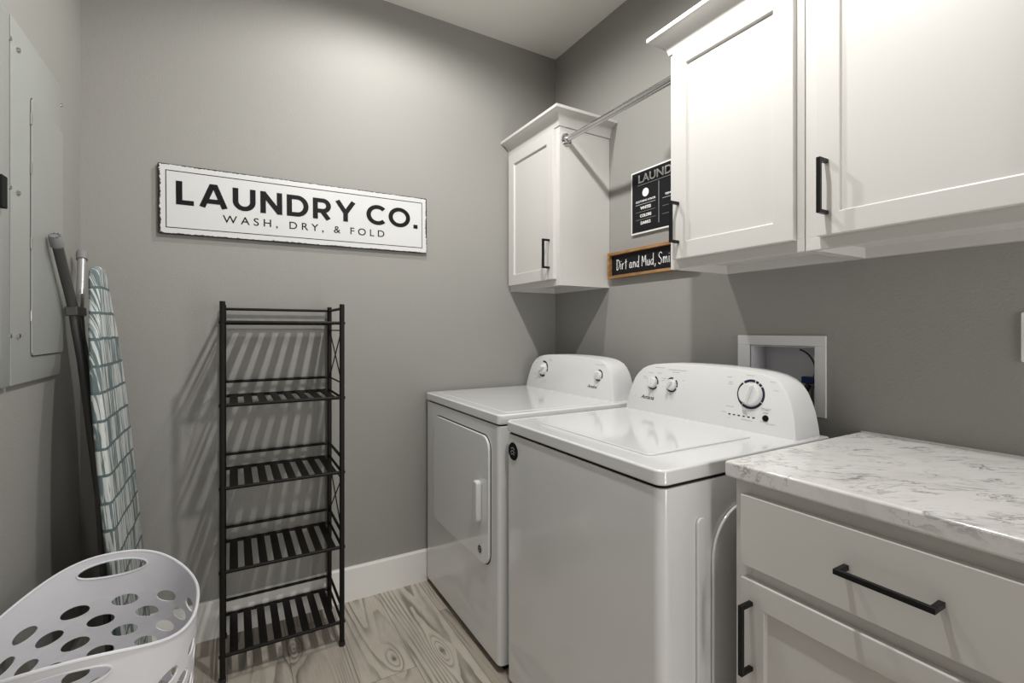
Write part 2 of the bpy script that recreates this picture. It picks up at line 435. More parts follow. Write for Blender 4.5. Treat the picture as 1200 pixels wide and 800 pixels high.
GL = {  # width, list of (pts, closed); s = half stroke
    'L': (.56, lambda s: [([(s, 1), (s, s), (.56, s)], 0)]),
    'A': (.94, lambda s: [([(s * .98, 0), (.415, .93), (.525, .93), (.94 - s * .98, 0)], 0), ([(.20, .27), (.74, .27)], 0)]),
    'U': (.80, lambda s: [([(s, 1), (s, .42)] + arc(.40, .42, .40 - s, .42 - s, 180, 360)[1:] + [(.80 - s, 1)], 0)]),
    'N': (.80, lambda s: [([(s, 0), (s, 1 - s * .0)], 0), ([(.80 - s, 0), (.80 - s, 1)], 0), ([(s, .94), (.80 - s, .06)], 0)]),
    'D': (.84, lambda s: [([(s, s), (.40, s)] + arc(.40, .5, .44 - s, .5 - s, -90, 90)[1:] + [(s, 1 - s)], 1)]),
    'R': (.74, lambda s: [([(s, 0), (s, 1 - s), (.40, 1 - s)] + arc(.40, .65, .33 - s, .35 - s, 90, -90)[1:] + [(2 * s - .005, .30 + s)], 0), ([(.40, .34), (.74 - s * 1.1, 0)], 0)]),
    'Y': (.86, lambda s: [([(s * .9, 1), (.43, .42), (.86 - s * .9, 1)], 0), ([(.43, .46), (.43, 0)], 0)]),
    'C': (.84, lambda s: [(arc(.50, .5, .50 - s, .51 - s, 45, 315, 30), 0)]),
    'O': (1.0, lambda s: [(arc(.50, .5, .51 - s, .51 - s, 0, 360 - 12, 29), 1)]),
    '.': (.20, lambda s: [([(.10, 0), (.10, .20)], 0)]),
}
def signword(s_word, x0, x1, z0, cap, y, depth=.0012, w=.198):
    gap, space = .17, .30
    tot = 0
    for i, ch in enumerate(s_word): tot += space if ch == ' ' else GL[ch][0] + (gap if i < len(s_word) - 1 else 0)
    k = (x1 - x0) / (tot * cap); bm = new(); x = 0
    for ch in s_word:
        if ch == ' ': x += space; continue
        gw, fn = GL[ch]
        for si, (pts, cl) in enumerate(fn(w / 2)):
            dep = depth + si * .00025
            ww = .20 if ch == '.' else w
            stroke2d(bm, [(p[0] + x, p[1]) for p in pts], ww, lambda q, z: V((x0 + q.x * cap * k, y - z, z0 + q.y * cap)), dep, bool(cl))
        x += gw + gap
    return bm
obj('lettering', signword('LAUNDRY CO.', -0.186, 0.762, 1.689, .089, syf), M['ink'], sign, smooth=0)
obj('lettering', text_bm('WASH, DRY, & FOLD', (-0.035, syf, 1.635), (1, 0, 0), (0, 0, 1), width=.638, height=.030, spacing=1.55, bold=.004), M['ink'], sign, smooth=0)
sign.rotation_euler = (0, -0.0074, 0)

# ============================================================ metal shelf rack
rx0, rx1, ry0, ry1 = -0.031, 0.362, 1.922, 2.198
rack = thing('storage_rack', ((rx0 + rx1) / 2, (ry0 + ry1) / 2, 0), 'tall dark bronze metal rack with five slatted shelves under the long sign', 'shelf rack')
pr = .0085
for x, y in ((rx0, ry0), (rx1, ry0), (rx0, ry1), (rx1, ry1)):
    p = obj('post', prism(new(), rrect(x - pr, y - pr, x + pr, y + pr, .004, 4), 'z', .012, 1.308), M['bronze'], rack)
    bm = new(); disc(bm, (x, y, 0), (0, 0, 1), .0115, .016, 16); obj('foot', bm, M['rubber'], p)
LV = [1.236, .950, .664, .377, .090]
for i, z in enumerate(LV):
    bm = new()
    for y in (ry0, ry1): tube(bm, [(rx0 + pr, y, z), (rx1 - pr, y, z)], .0062, 12)
    for x in (rx0, rx1): tube(bm, [(x, ry0 + pr, z), (x, ry1 - pr, z)], .005, 10)
    n = 8; pitch = (rx1 - rx0 - 2 * pr - .004) / n
    for k in range(n):
        xc = rx0 + pr + .002 + pitch * (k + .5)
        prism(bm, [(xc - .0135, z + .001), (xc - .0125, z + .0045), (xc + .0125, z + .0045), (xc + .0135, z + .001), (xc + .012, z + .001), (xc + .0115, z + .003), (xc - .0115, z + .003), (xc - .012, z + .001)], 'y', ry0 + .002, ry1 - .002)
    sh = obj('shelf', bm, M['bronze'], rack)
    for x in (rx0, rx1):
        bm = new(); s = -1 if x == rx0 else 1
        disc(bm, (x + s * pr, ry0, z), (s, 0, 0), .0055, .003, 10); obj('bolt', bm, M['bronze'], sh)
    gz = z + .056
    bm = new()
    tube(bm, [(rx0 + pr, ry1, gz), (rx1 - pr, ry1, gz)], .0055, 10)
    for x in (rx0, rx1): tube(bm, [(x, ry0 + pr, gz), (x, ry1 - pr, gz)], .0055 if i != 1 else .003, 10)
    obj('guard_rail', bm, M['bronze'], rack)
for x in (rx0, rx1):
    for zt, zb in ((LV[0] - .028, LV[1] + .060), (LV[2] - .028, LV[3] + .062)):
        bm = new()
        tube(bm, [(x, ry0 + pr, zt), (x, ry1 - pr, zb)], .0024, 8); tube(bm, [(x, ry1 - pr, zt), (x, ry0 + pr, zb)], .0024, 8)
        tube(bm, [(x, ry0 + pr, zt), (x, ry1 - pr, zt)], .0024, 8)
        obj('cross_brace', bm, M['bronze'], rack)

# ============================================================ ironing board leaning in the corner
ibx, iby = -0.2405, 1.95
ib = thing('ironing_board', (ibx, iby, 0), 'upright folded ironing board with teal and white striped cover against left wall', 'ironing board')
def halfw(t):
    K = [(0, 0), (.004, .022), (.015, .042), (.035, .056), (.07, .066), (.12, .082), (.2, .118), (.3, .146), (.4, .164), (.5, .174), (.62, .178), (.8, .183), (1.2, .183), (1.29, .175), (1.34, .155), (1.365, .12), (1.375, .07), (1.378, 0)]
    for (a, wa), (b, wb) in zip(K, K[1:]):
        if a <= t <= b: return 1.083 * (wa + (wb - wa) * (t - a) / (b - a))
    return 0
tip = 1.413
ts = [0.0005, .004, .009, .015, .025, .035, .05, .07, .095, .12, .16, .2, .25, .3, .35, .4, .45, .5, .56, .62, .7, .8, .9, 1.0, 1.1, 1.2, 1.25, 1.29, 1.32, 1.34, 1.355, 1.365, 1.372, 1.3775]
outline = [(iby + halfw(t), tip - t) for t in ts] + [(iby - halfw(t), tip - t) for t in ts[::-1]]
bm = prism(new(), [(p[0], p[1]) for p in outline], 'x', ibx - .028, ibx)
obj('covered_top', bm, M['fabric'], ib, bevel=.010, seg=3)
def LB(lx, y, z): return (ibx + lx, y, z)
# folded leg frame: two tubes splaying to the feet near the nose, joined by a bracket
bm = new()
tube(bm, [LB(-.063, 1.768, 1.474), LB(-.070, 1.86, 1.36), LB(-.074, 1.918, 1.285), LB(-.074, 1.93, 1.22), LB(-.069, 1.932, 1.12), LB(-.060, 1.932, .66), LB(-.050, 1.932, .40)], .0125, 16)
obj('leg', bm, M['darksilver'], ib)
bm = new()
tube(bm, [LB(-.077, 2.107, 1.478), LB(-.076, 2.045, 1.36), LB(-.075, 1.985, 1.275), LB(-.074, 1.972, 1.20), LB(-.069, 1.97, 1.12), LB(-.060, 1.97, .66), LB(-.050, 1.97, .40)], .0115, 16)
obj('leg', bm, M['silver'], ib, label='brighter silver leg tube')
def capat(p, q, r):
    p, q = V(p), V(q); d = (p - q).normalized(); bm = new()
    tube(bm, [p - d * .028, p - d * .002, p + d * .004], [r, r, r * .8], 18)
    for k in range(9):
        a, b = frame_axes(d); t = 2 * PI * k / 9
        c = p + d * .004 + (a * math.cos(t) + b * math.sin(t)) * r * .72
        tube(bm, [c - d * .004, c + d * .003], .0028, 8)
    return bm
obj('foot_cap', capat(LB(-.063, 1.768, 1.474), LB(-.070, 1.86, 1.36), .0155), M['capg'], ib)
obj('foot_cap', capat(LB(-.077, 2.107, 1.478), LB(-.076, 2.045, 1.36), .0150), M['capg'], ib)
bm = B(ibx - .090, 1.900, 1.262, ibx - .060, 2.005, 1.290); obj('bracket', bm, M['darksilver'], ib, bevel=.004)
bm = new()
for s in (-1, 1): tube(bm, [LB(-.040, iby + s * .05, .98), LB(-.050, iby + s * .09, .70), LB(-.052, iby + s * .15, .16), LB(-.052, iby + s * .15, .12)], .009, 12)
tube(bm, [LB(-.052, iby - .15, .125), LB(-.052, iby + .15, .125)], .009, 12); tube(bm, [LB(-.040, iby - .05, .98), LB(-.040, iby + .05, .98)], .009, 12)
obj('leg', bm, M['darksilver'], ib)
bm = B(ibx - .040, iby - .012, .30, ibx - .029, iby + .012, 1.05); obj('rail', bm, M['darksilver'], ib, bevel=.002)
ib.rotation_euler = (0, -math.atan(.0802), 0)

# ============================================================ laundry basket
bcx, bcy, brot = -0.267, 1.366, math.radians(0.5)
bk = thing('laundry_basket', (bcx, bcy, 0), 'tall white plastic laundry basket with rows of oval holes beside left wall', 'laundry basket')
BA, BBb, BN = .195, .243, 2.45
def bshape(ph, s=1.0):
    c, sn = math.cos(ph), math.sin(ph)
    return (BA * s * math.copysign(abs(c) ** (2 / BN), c), BBb * s * math.copysign(abs(sn) ** (2 / BN), sn))
NT = 2000; tab = [0.0]; prev = bshape(0)
for i in range(1, NT + 1):
    q = bshape(2 * PI * i / NT); tab.append(tab[-1] + math.hypot(q[0] - prev[0], q[1] - prev[1])); prev = q
PER = tab[-1]
import bisect
def phi_of(u):
    u = u % 1.0; t = u * PER; i = min(max(bisect.bisect(tab, t) - 1, 0), NT - 1)
    return 2 * PI * (i + (t - tab[i]) / max(tab[i + 1] - tab[i], 1e-9)) / NT
ZT, ZB = .520, .060
def rimz(ph): return .566 + .058 * abs(math.sin(ph)) ** 3.0
def bpos(u, v, out=0.0):
    """v<=1: height along the pierced part (0..1 -> ZB..ZT); 1..2: the rim band"""
    ph = phi_of(u); z = ZB + v * (ZT - ZB) if v <= 1 else ZT + (v - 1) * (rimz(ph) - ZT)
    s = .84 + .16 * max(z, 0) / .6
    x, y = bshape(ph, s); d = V((x, y, 0)).normalized() * out
    x += d.x; y += d.y; c, sn = math.cos(brot), math.sin(brot)
    return V((bcx + x * c - y * sn, bcy + x * sn + y * c, z))
bm = new(); cache = {}
def bv(u, v):
    k = (round((u % 1.0) * 44800) % 44800, round(v * 100000))
    if k not in cache: cache[k] = bm.verts.new(bpos(u, v))
    return cache[k]
def quad(a, b, c, d):
    s = []
    for x in (a, b, c, d):
        if x not in s: s.append(x)
    if len(s) > 2:
        try: bm.faces.new(s)
        except ValueError: pass
def hv(u, t): return 1 + (.5875 + .0205 * math.sin(t) - ZT) / (rimz(phi_of(u)) - ZT)
NCELL, NS, MS = 14, 16, 4
ROWS = 12; dv = 1.0 / ROWS
def holecell(u0, u1, v0, v1, nu, nv, ru, rv, cvf=.5, ringsn=1):
    per = [(u0 + (u1 - u0) * i / nu, v0) for i in range(nu)] + [(u1, v0 + (v1 - v0) * i / nv) for i in range(nv)] + \
          [(u1 - (u1 - u0) * i / nu, v1) for i in range(nu)] + [(u0, v1 - (v1 - v0) * i / nv) for i in range(nv)]
    cu, cv = (u0 + u1) / 2, v0 + (v1 - v0) * cvf
    P = [[bv(*p) for p in per]]
    inner = []
    for (u, v) in per:
        px = (u - cu) / ((u1 - u0) / 2); py = (v - cv) / ((v1 - cv) if v > cv else (cv - v0))
        # angle matched along the rectangle outline
        m = max(abs(px), abs(py)); t = math.atan2(py, px)
        uu = cu + ru * math.cos(t); vv_ = cv + rv * math.sin(t)
        if ringsn > 1: vv_ = hv(uu, t)
        inner.append((uu, vv_))
    for r in range(1, ringsn + 1):
        f = r / ringsn
        P.append([bv(p[0] + (q[0] - p[0]) * f, p[1] + (q[1] - p[1]) * f) for p, q in zip(per, inner)])
    n = len(per)
    for a, b in zip(P, P[1:]):
        for i in range(n): quad(a[i], a[(i + 1) % n], b[(i + 1) % n], b[i])
for r in range(ROWS):
    o = (r % 2) * .5 + .25
    for c in range(NCELL):
        u0 = (c + o) / NCELL
        holecell(u0, u0 + 1 / NCELL, r * dv, (r + 1) * dv, NS, MS, .29 / NCELL, dv * .365)
# rim band with two hand holes
NU = NCELL * NS; MB_ = 8
hand = []
for cu in (.25, .75):
    k = round(cu * NU); hand.append((k - 18, k + 18))
for k in range(NU):
    if any(a <= k < b for a, b in hand): continue
    for j in range(MB_): quad(bv(k / NU, 1 + j / MB_), bv((k + 1) / NU, 1 + j / MB_), bv((k + 1) / NU, 1 + (j + 1) / MB_), bv(k / NU, 1 + (j + 1) / MB_))
for a, b in hand: holecell(a / NU, b / NU, 1, 2, b - a, MB_, .051, .23, .50, 4)
# solid lower wall and floor
for k in range(NU):
    p, q = k / NU, (k + 1) / NU
    b0, b1 = -ZB / (ZT - ZB), 0
    quad(bv(p, b0 * .9), bv(q, b0 * .9), bv(q, b1), bv(p, b1))
bmesh.ops.remove_doubles(bm, verts=bm.verts, dist=1e-5)
body = obj('body', bm, M['basket'], bk, solid=.0032, smooth=50)
bm = new(); pts = [bpos(k / 160, 2.0, .001) for k in range(161)]
n = 160; rg = []
for k in range(n):
    d = (pts[k + 1] - pts[k - 1 if k else n - 1]).normalized(); a = V((-d.y, d.x, 0)).normalized(); b = d.cross(a)
    rg.append([bm.verts.new(pts[k] + a * math.cos(t) * .0036 + b * math.sin(t) * .0036) for t in [2 * PI * j / 8 for j in range(8)]])
for k in range(n):
    for j in range(8): bm.faces.new((rg[k][j], rg[k][(j + 1) % 8], rg[(k + 1) % n][(j + 1) % 8], rg[(k + 1) % n][j]))
obj('rim', bm, M['basket'], bk)
for cu in (.25, .75):
    bm = new(); rg = []
    for k in range(64):
        t = 2 * PI * k / 64; f = lambda t: bpos(cu + .051 * math.cos(t), hv(cu + .051 * math.cos(t), t))
        p = f(t); d = (f(t + .05) - f(t - .05)).normalized(); a = V((p.x - bcx, p.y - bcy, 0)).normalized(); b = d.cross(a)
        rg.append([bm.verts.new(p + a * math.cos(s) * .0036 + b * math.sin(s) * .003) for s in [2 * PI * j / 8 for j in range(8)]])
    for k in range(64):
        for j in range(8): bm.faces.new((rg[k][j], rg[k][(j + 1) % 8], rg[(k + 1) % 64][(j + 1) % 8], rg[(k + 1) % 64][j]))
    obj('handle_edge', bm, M['basket'], bk)
bm = new(); vs = [bm.verts.new(bpos(k / 80, -ZB / (ZT - ZB) * .9)) for k in range(80)]; bm.faces.new(vs)
obj('base', bm, M['basket'], bk, solid=.01)

# ============================================================ electrical panels on the left wall
def epanel(y0, y1, label, latch=False):
    z0, z1 = 1.076, 1.957
    t = thing('electrical_panel', (XL, (y0 + y1) / 2, z0), label, 'electrical panel', 'grey electrical panels on the left wall')
    # bevelled cover: flat centre and sloping margins
    bm = new()
    o = [(XL + .001, y0, z0), (XL + .001, y1, z0), (XL + .001, y1, z1), (XL + .001, y0, z1)]
    def rectv(d, x): return [bm.verts.new((x, a, b)) for a, b in ((y0 + d, z0 + d), (y1 - d, z0 + d), (y1 - d, z1 - d), (y0 + d, z1 - d))]
    R0, R1, R2 = rectv(0, XL - .001), rectv(0, XL + .010), rectv(.035, XL + .020)
    bm.faces.new(R0)
    for a, b in ((R0, R1), (R1, R2)):
        for i in range(4): bm.faces.new((a[i], a[(i + 1) % 4], b[(i + 1) % 4], b[i]))
    bm.faces.new(R2)
    obj('cover', bm, M['panelg'], t, bevel=.001)
    dy0, dy1, dz0, dz1 = y0 + .090, y1 - (.09 if latch else .028), 1.143, 1.800
    d = obj('door', prism(new(), rrect(dy0, dz0, dy1, dz1, .012, 5), 'x', XL + .0195, XL + .024), M['panelg'], t, bevel=.0015)
    bm = new(); ring_pts = rrect(dy0 - .002, dz0 - .002, dy1 + .002, dz1 + .002, .013, 5)
    obj('door_gap', prism(bm, ring_pts, 'x', XL + .019, XL + .0202), M['gap'], t)
    for zz in (1.245, 1.43, 1.62, 1.745):
        bm = new(); tube(bm, [(XL + .022, dy0 - .002, zz - .014), (XL + .022, dy0 - .002, zz + .014)], .0025, 8); obj('hinge', bm, M['brass'], d)
    for yy in (y0 + .022, y1 - .022):
        for zz in (1.195, 1.54, 1.885):
            bm = new(); disc(bm, (XL + .0145, yy, zz), (1, 0, 0), .0065, .006, 16, .005); obj('screw', bm, M['chrome'], t)
    if latch:
        obj('latch', B(XL + .0235, y1 - .125, 1.475, XL + .036, y1 - .096, 1.545), M['gap'], d, bevel=.002)
epanel(1.580, 1.952, 'grey steel electrical panel nearest the ironing board')
epanel(1.205, 1.570, 'grey steel electrical panel with black latch at the left edge of the photo', True)

# ============================================================ cabinets
def pull_v(parent, x, y, z0, z1, so=.030):
    """vertical square bar pull in front of a face at x (facing -x)"""
    bm = new(); w = .0048
    box(bm, x - so - .009, y - w, z0, x - so, y + w, z1)
    box(bm, x - so, y - w, z0, x, y + w, z0 + .009); box(bm, x - so, y - w, z1 - .009, x, y + w, z1)
    return obj('handle', bm, M['black'], parent, bevel=.0008, smooth=0)
def pull_h(parent, x, y0, y1, z, so=.030):
    bm = new(); w = .0048
    box(bm, x - so - .009, y0, z - w, x - so, y1, z + w)
    box(bm, x - so, y0, z - w, x, y0 + .009, z + w); box(bm, x - so, y1 - .009, z - w, x, y1, z + w)
    return obj('handle', bm, M['black'], parent, bevel=.0008, smooth=0)
def shaker(parent, xf, y0, y1, z0, z1, st=.054, th=.019, name='door'):
    """shaker door; front face at xf, facing -x"""
    bm = new(); xb = xf + th
    def rect(d, x): return [bm.verts.new((x, a, b)) for a, b in ((y0 + d, z0 + d), (y1 - d, z0 + d), (y1 - d, z1 - d), (y0 + d, z1 - d))]
    Bk, F0, F1, F2 = rect(0, xb), rect(0, xf), rect(st, xf), rect(st + .0015, xf + .009)
    bm.faces.new(Bk)
    for a, b in ((Bk, F0), (F0, F1), (F1, F2)):
        for i in range(4): bm.faces.new((a[i], a[(i + 1) % 4], b[(i + 1) % 4], b[i]))
    bm.faces.new(F2)
    return obj(name, bm, M['cab'], parent, bevel=.0016, smooth=0)
CROWN = [(0, 0), (.005, 0), (.007, .008), (.010, .020), (.018, .034), (.030, .045), (.044, .051), (.050, .052), (.056, .055), (.056, .068), (0, .068)]
def crown(parent, path, z):
    """cove profile swept along an open plan path; outward is to the right of travel"""
    bm = new(); rows = []; n = len(path)
    for i, p in enumerate(path):
        p = V(p); nn = []
        if i > 0: d = (p - V(path[i - 1])).normalized(); nn.append(V((d.y, -d.x)))
        if i < n - 1: d = (V(path[i + 1]) - p).normalized(); nn.append(V((d.y, -d.x)))
        m = sum(nn, V((0, 0))).normalized(); k = 1 / m.dot(nn[0])
        rows.append([bm.verts.new((p.x + m.x * o * k, p.y + m.y * o * k, z + h)) for o, h in CROWN])
    for a, b in zip(rows, rows[1:]):
        for i in range(len(CROWN)):
            j = (i + 1) % len(CROWN); bm.faces.new((a[i], a[j], b[j], b[i]))
    bm.faces.new(rows[0]); bm.faces.new(rows[-1][::-1])
    return obj('crown_molding', bm, M['cab'], parent, smooth=30)
UX, UD, UZ0, UZ1 = 1.281, 1.262, 1.413, 2.142
def wall_cab(y0, y1, doors, label, crown_path):
    """doors: list of (ya, yb, handle_y)"""
    t = thing('wall_cabinet', (XR, (y0 + y1) / 2, UZ0), label, 'wall cabinet', 'white wall cabinets')
    bm = new(); xb = XR - .001; s = .015
    # face frame
    fw = .038; xf2 = UX + .019
    box(bm, UX, y0, UZ0, xf2, y1, UZ0 + .034); box(bm, UX, y0, UZ1 - fw, xf2, y1, UZ1)
    box(bm, UX, y0, UZ0 + .034, xf2, y0 + fw, UZ1 - fw); box(bm, UX, y1 - fw, UZ0 + .034, xf2, y1, UZ1 - fw)
    obj('face_frame', bm, M['cab'], t, bevel=.0008, smooth=0)
    bm = new()
    box(bm, xf2, y0 + .001, UZ0 + .001, xb, y0 + s, UZ1); box(bm, xf2, y1 - s, UZ0 + .001, xb, y1 - .001, UZ1)
    box(bm, xf2, y0 + s, UZ0 + .030, xb, y1 - s, UZ0 + .045); box(bm, xf2, y0 + s, UZ1 - .02, xb, y1 - s, UZ1)
    box(bm, xb - .006, y0 + s, UZ0 + .045, xb, y1 - s, UZ1 - .02)
    box(bm, xb - .019, y0 + s, UZ0 + .001, xb, y1 - s, UZ0 + .030)
    obj('carcass', bm, M['cab'], t, smooth=0)
    for ya, yb, hy in doors:
        d = shaker(t, UD, ya, yb, 1.443, 2.128)
        pull_v(d, UD, hy, 1.493, 1.628)
    crown(t, crown_path, UZ1 - .006)
    return t
wall_cab(1.775, 2.222, [(1.799, 2.208, 1.829)], 'small white wall cabinet in the corner above the dryer', [(XR - .001, 1.775), (UX, 1.775), (UX, 2.2255)][::-1])
wall_cab(0.694, 1.1345, [(0.714, 1.111, 1.087)], 'white wall cabinet at the right end of the hanging rod', [(XR - .001, 1.1345), (UX, 1.1345), (UX, 0.6945)])
wall_cab(-0.250, 0.692, [(0.224, 0.657, 0.632), (-0.216, 0.220, -0.19)], 'wide white wall cabinet over the marble countertop', [(UX, 0.6915), (UX, -0.25)])

# base cabinets
def base_cab(y0, y1, label):
    BX = .988; BD = .969
    t = thing('base_cabinet', (XR, (y0 + y1) / 2, 0), label, 'base cabinet', 'white base cabinets under the marble countertop')
    bm = new(); xb = XR - .016; top = .877
    f2 = BX + .019
    box(bm, BX, y0, .10, f2, y0 + .038, top); box(bm, BX, y1 - .038, .10, f2, y1, top)
    box(bm, BX, y0 + .038, top - .038, f2, y1 - .038, top); box(bm, BX, y0 + .038, .655, f2, y1 - .038, .705); box(bm, BX, y0 + .038, .10, f2, y1 - .038, .135)
    obj('face_frame', bm, M['cab'], t, bevel=.0008, smooth=0)
    bm = new()
    box(bm, f2, y0, .10, xb, y0 + .016, top); box(bm, f2, y1 - .016, .10, xb, y1, top); box(bm, f2, y0 + .016, .10, xb, y1 - .016, .116)
    box(bm, xb - .006, y0 + .016, .116, xb, y1 - .016, top)
    box(bm, f2, y0 + .016, .66, xb - .006, y1 - .016, .67)
    obj('carcass', bm, M['cab'], t, smooth=0)
    bm = new()
    box(bm, BX + .075, y0, 0, BX + .09, y1, .10); box(bm, BX + .09, y0, 0, xb, y0 + .016, .10); box(bm, BX + .09, y1 - .016, 0, xb, y1, .10)
    obj('toe_kick', bm, M['cab'], t, smooth=0)
    dr = obj('drawer', B(BD, y0 + .024, .694, BX, y1 - .023, .848), M['cab'], t, bevel=.002, smooth=0)
    yc = (y0 + y1) / 2; pull_h(dr, BD, yc - .073, yc + .073, .776)
    d = shaker(t, BD, y0 + .024, y1 - .023, .115, .666)
    pull_v(d, BD, y1 - .023 - .025, .474, .623)
base_cab(0.080, 0.686, 'white base cabinet next to the washer with drawer above door')
base_cab(-0.530, 0.077, 'white base cabinet farther along the counter away from the washer')

# countertop
ct = thing('countertop', (1.27, 0.08, .878), 'white marble-look countertop with grey veins beside the washer', 'countertop')
obj('slab', B(.963, -.54, .878, XR - .002, .699, .914), M['marble'], ct, bevel=.006, seg=4)
bm = B(XR - .006, -.54, .9135, XR - .0005, .695, .917); obj('caulk_line', bm, M['trim'], ct, smooth=0)

# ============================================================ hanging rod
rod = thing('hanging_rod', (1.319, 1.455, 2.08), 'chrome hanging rod between the two wall cabinets', 'closet rod')
ya, yb = 1.1365, 1.7735
bm = new(); tube(bm, [(1.319, ya, 2.08), (1.319, 1.40, 2.08)], .0140, 24); obj('outer_tube', bm, M['chrome'], rod)
bm = new(); tube(bm, [(1.319, 1.38, 2.08), (1.319, yb, 2.08)], .0125, 24); obj('inner_tube', bm, M['chrome'], rod)
for y, s in ((ya - .001, 1), (yb + .001, -1)):
    bm = new(); disc(bm, (1.319, y, 2.08), (0, s, 0), .029, .003, 24); disc(bm, (1.319, y, 2.08), (0, s, 0), .020, .018, 24, .017)
    fl = obj('flange', bm, M['chrome'], rod)
    for k in range(3):
        a = PI / 2 + k * 2 * PI / 3; bm = new()
        disc(bm, (1.319 + .0235 * math.cos(a), y + s * .003, 2.08 + .0235 * math.sin(a)), (0, s, 0), .004, .0025, 10); obj('screw', bm, M['darksilver'], fl)

# ============================================================ LAUNDRY poster on the right wall
RT, UPV = (0, -1, 0), (0, 0, 1)
py1, py0, pz0, pz1 = 1.616, 1.262, 1.638, 1.9185
ps = thing('wall_art', (XR, (py0 + py1) / 2, pz0), 'black laundry chart print with thin white border on right wall', 'wall art')
xf = XR - .012
obj('backing', B(xf, py0, pz0, XR - .001, py1, pz1), M['signw'], ps, bevel=.001, smooth=0)
b_ = .007
obj('face', B(xf - .0008, py0 + b_, pz0 + b_, xf, py1 - b_, pz1 - b_), M['blackboard'], ps, smooth=0)
fx = xf - .0009
obj('lettering', text_bm('LAUNDRY', (fx, 1.570, 1.862), RT, UPV, width=.262, height=.036, bold=.02, depth=.0006), M['silverink'], ps, smooth=0)
obj('lettering', text_bm('CLOTHING COLOR', (fx, 1.5275, 1.776), RT, UPV, width=.116, height=.0085, bold=.02, anchor='c', depth=.0006), M['chalk'], ps, smooth=0)
obj('lettering', text_bm('WHITES', (fx, 1.527, 1.743), RT, UPV, width=.062, height=.0135, bold=.03, anchor='c', depth=.0006), M['chalk'], ps, smooth=0)
obj('lettering', text_bm('COLORS', (fx, 1.527, 1.709), RT, UPV, width=.066, height=.0135, bold=.03, anchor='c', depth=.0006), M['chalk'], ps, smooth=0)
obj('lettering', text_bm('DARKS', (fx, 1.527, 1.677), RT, UPV, width=.058, height=.0135, bold=.03, anchor='c', depth=.0006), M['chalk'], ps, smooth=0)
obj('lettering', text_bm('TEMPERATURE', (fx, 1.363, 1.776), RT, UPV, width=.110, height=.0085, bold=.02, anchor='c', depth=.0006), M['chalk'], ps, smooth=0)
obj('lettering', text_bm('HOT', (fx, 1.363, 1.743), RT, UPV, width=.036, height=.0135, bold=.03, anchor='c', depth=.0006), M['chalk'], ps, smooth=0)
obj('lettering', text_bm('WARM', (fx, 1.363, 1.709), RT, UPV, width=.060, height=.0135, bold=.03, anchor='c', depth=.0006), M['chalk'], ps, smooth=0)
obj('lettering', text_bm('WARM', (fx, 1.363, 1.677), RT, UPV, width=.060, height=.0135, bold=.03, anchor='c', depth=.0006), M['chalk'], ps, smooth=0)
for yy in (1.5275, 1.363): bm = new(); disc(bm, (fx, yy, 1.815), (-1, 0, 0), .0185, .0006, 28); obj('round_icon', bm, M['chalk'], ps)
bm = new()
box(bm, fx - .0005, 1.290, 1.852, fx, 1.575, 1.8535); box(bm, fx - .0005, 1.4505, 1.668, fx, 1.4525, 1.846)
for ya_, yb_ in ((1.470, 1.586), (1.305, 1.432)):
    box(bm, fx - .0005, ya_, 1.7655, fx, yb_, 1.7675)
    for zz in (1.733, 1.699): box(bm, fx - .0005, ya_, zz, fx, yb_, zz + .0008)
obj('rule_lines', bm, M['greyink'], ps, smooth=0)

# ============================================================ Dirt and Mud sign
dy1_, dy0_, dz0_, dz1_ = 1.759, 1.262, 1.454, 1.5755
ds = thing('framed_sign', (XR, (dy0_ + dy1_) / 2, dz0_), 'long narrow chalkboard sign in brown wooden frame reading Dirt and Mud', 'wall sign')
fw = .0125; xo = XR - .028
bm = new()
box(bm, xo, dy0_, dz1_ - fw, XR - .001, dy1_, dz1_); box(bm, xo, dy0_, dz0_, XR - .001, dy1_, dz0_ + fw)
box(bm, xo, dy1_ - fw, dz0_ + fw, XR - .001, dy1_, dz1_ - fw); box(bm, xo, dy0_, dz0_ + fw, XR - .001, dy0_ + fw, dz1_ - fw)
obj('frame', bm, M['wood'], ds, bevel=.0008, smooth=0)
obj('chalkboard', B(XR - .010, dy0_ + fw, dz0_ + fw, XR - .001, dy1_ - fw, dz1_ - fw), M['blackboard'], ds, smooth=0)
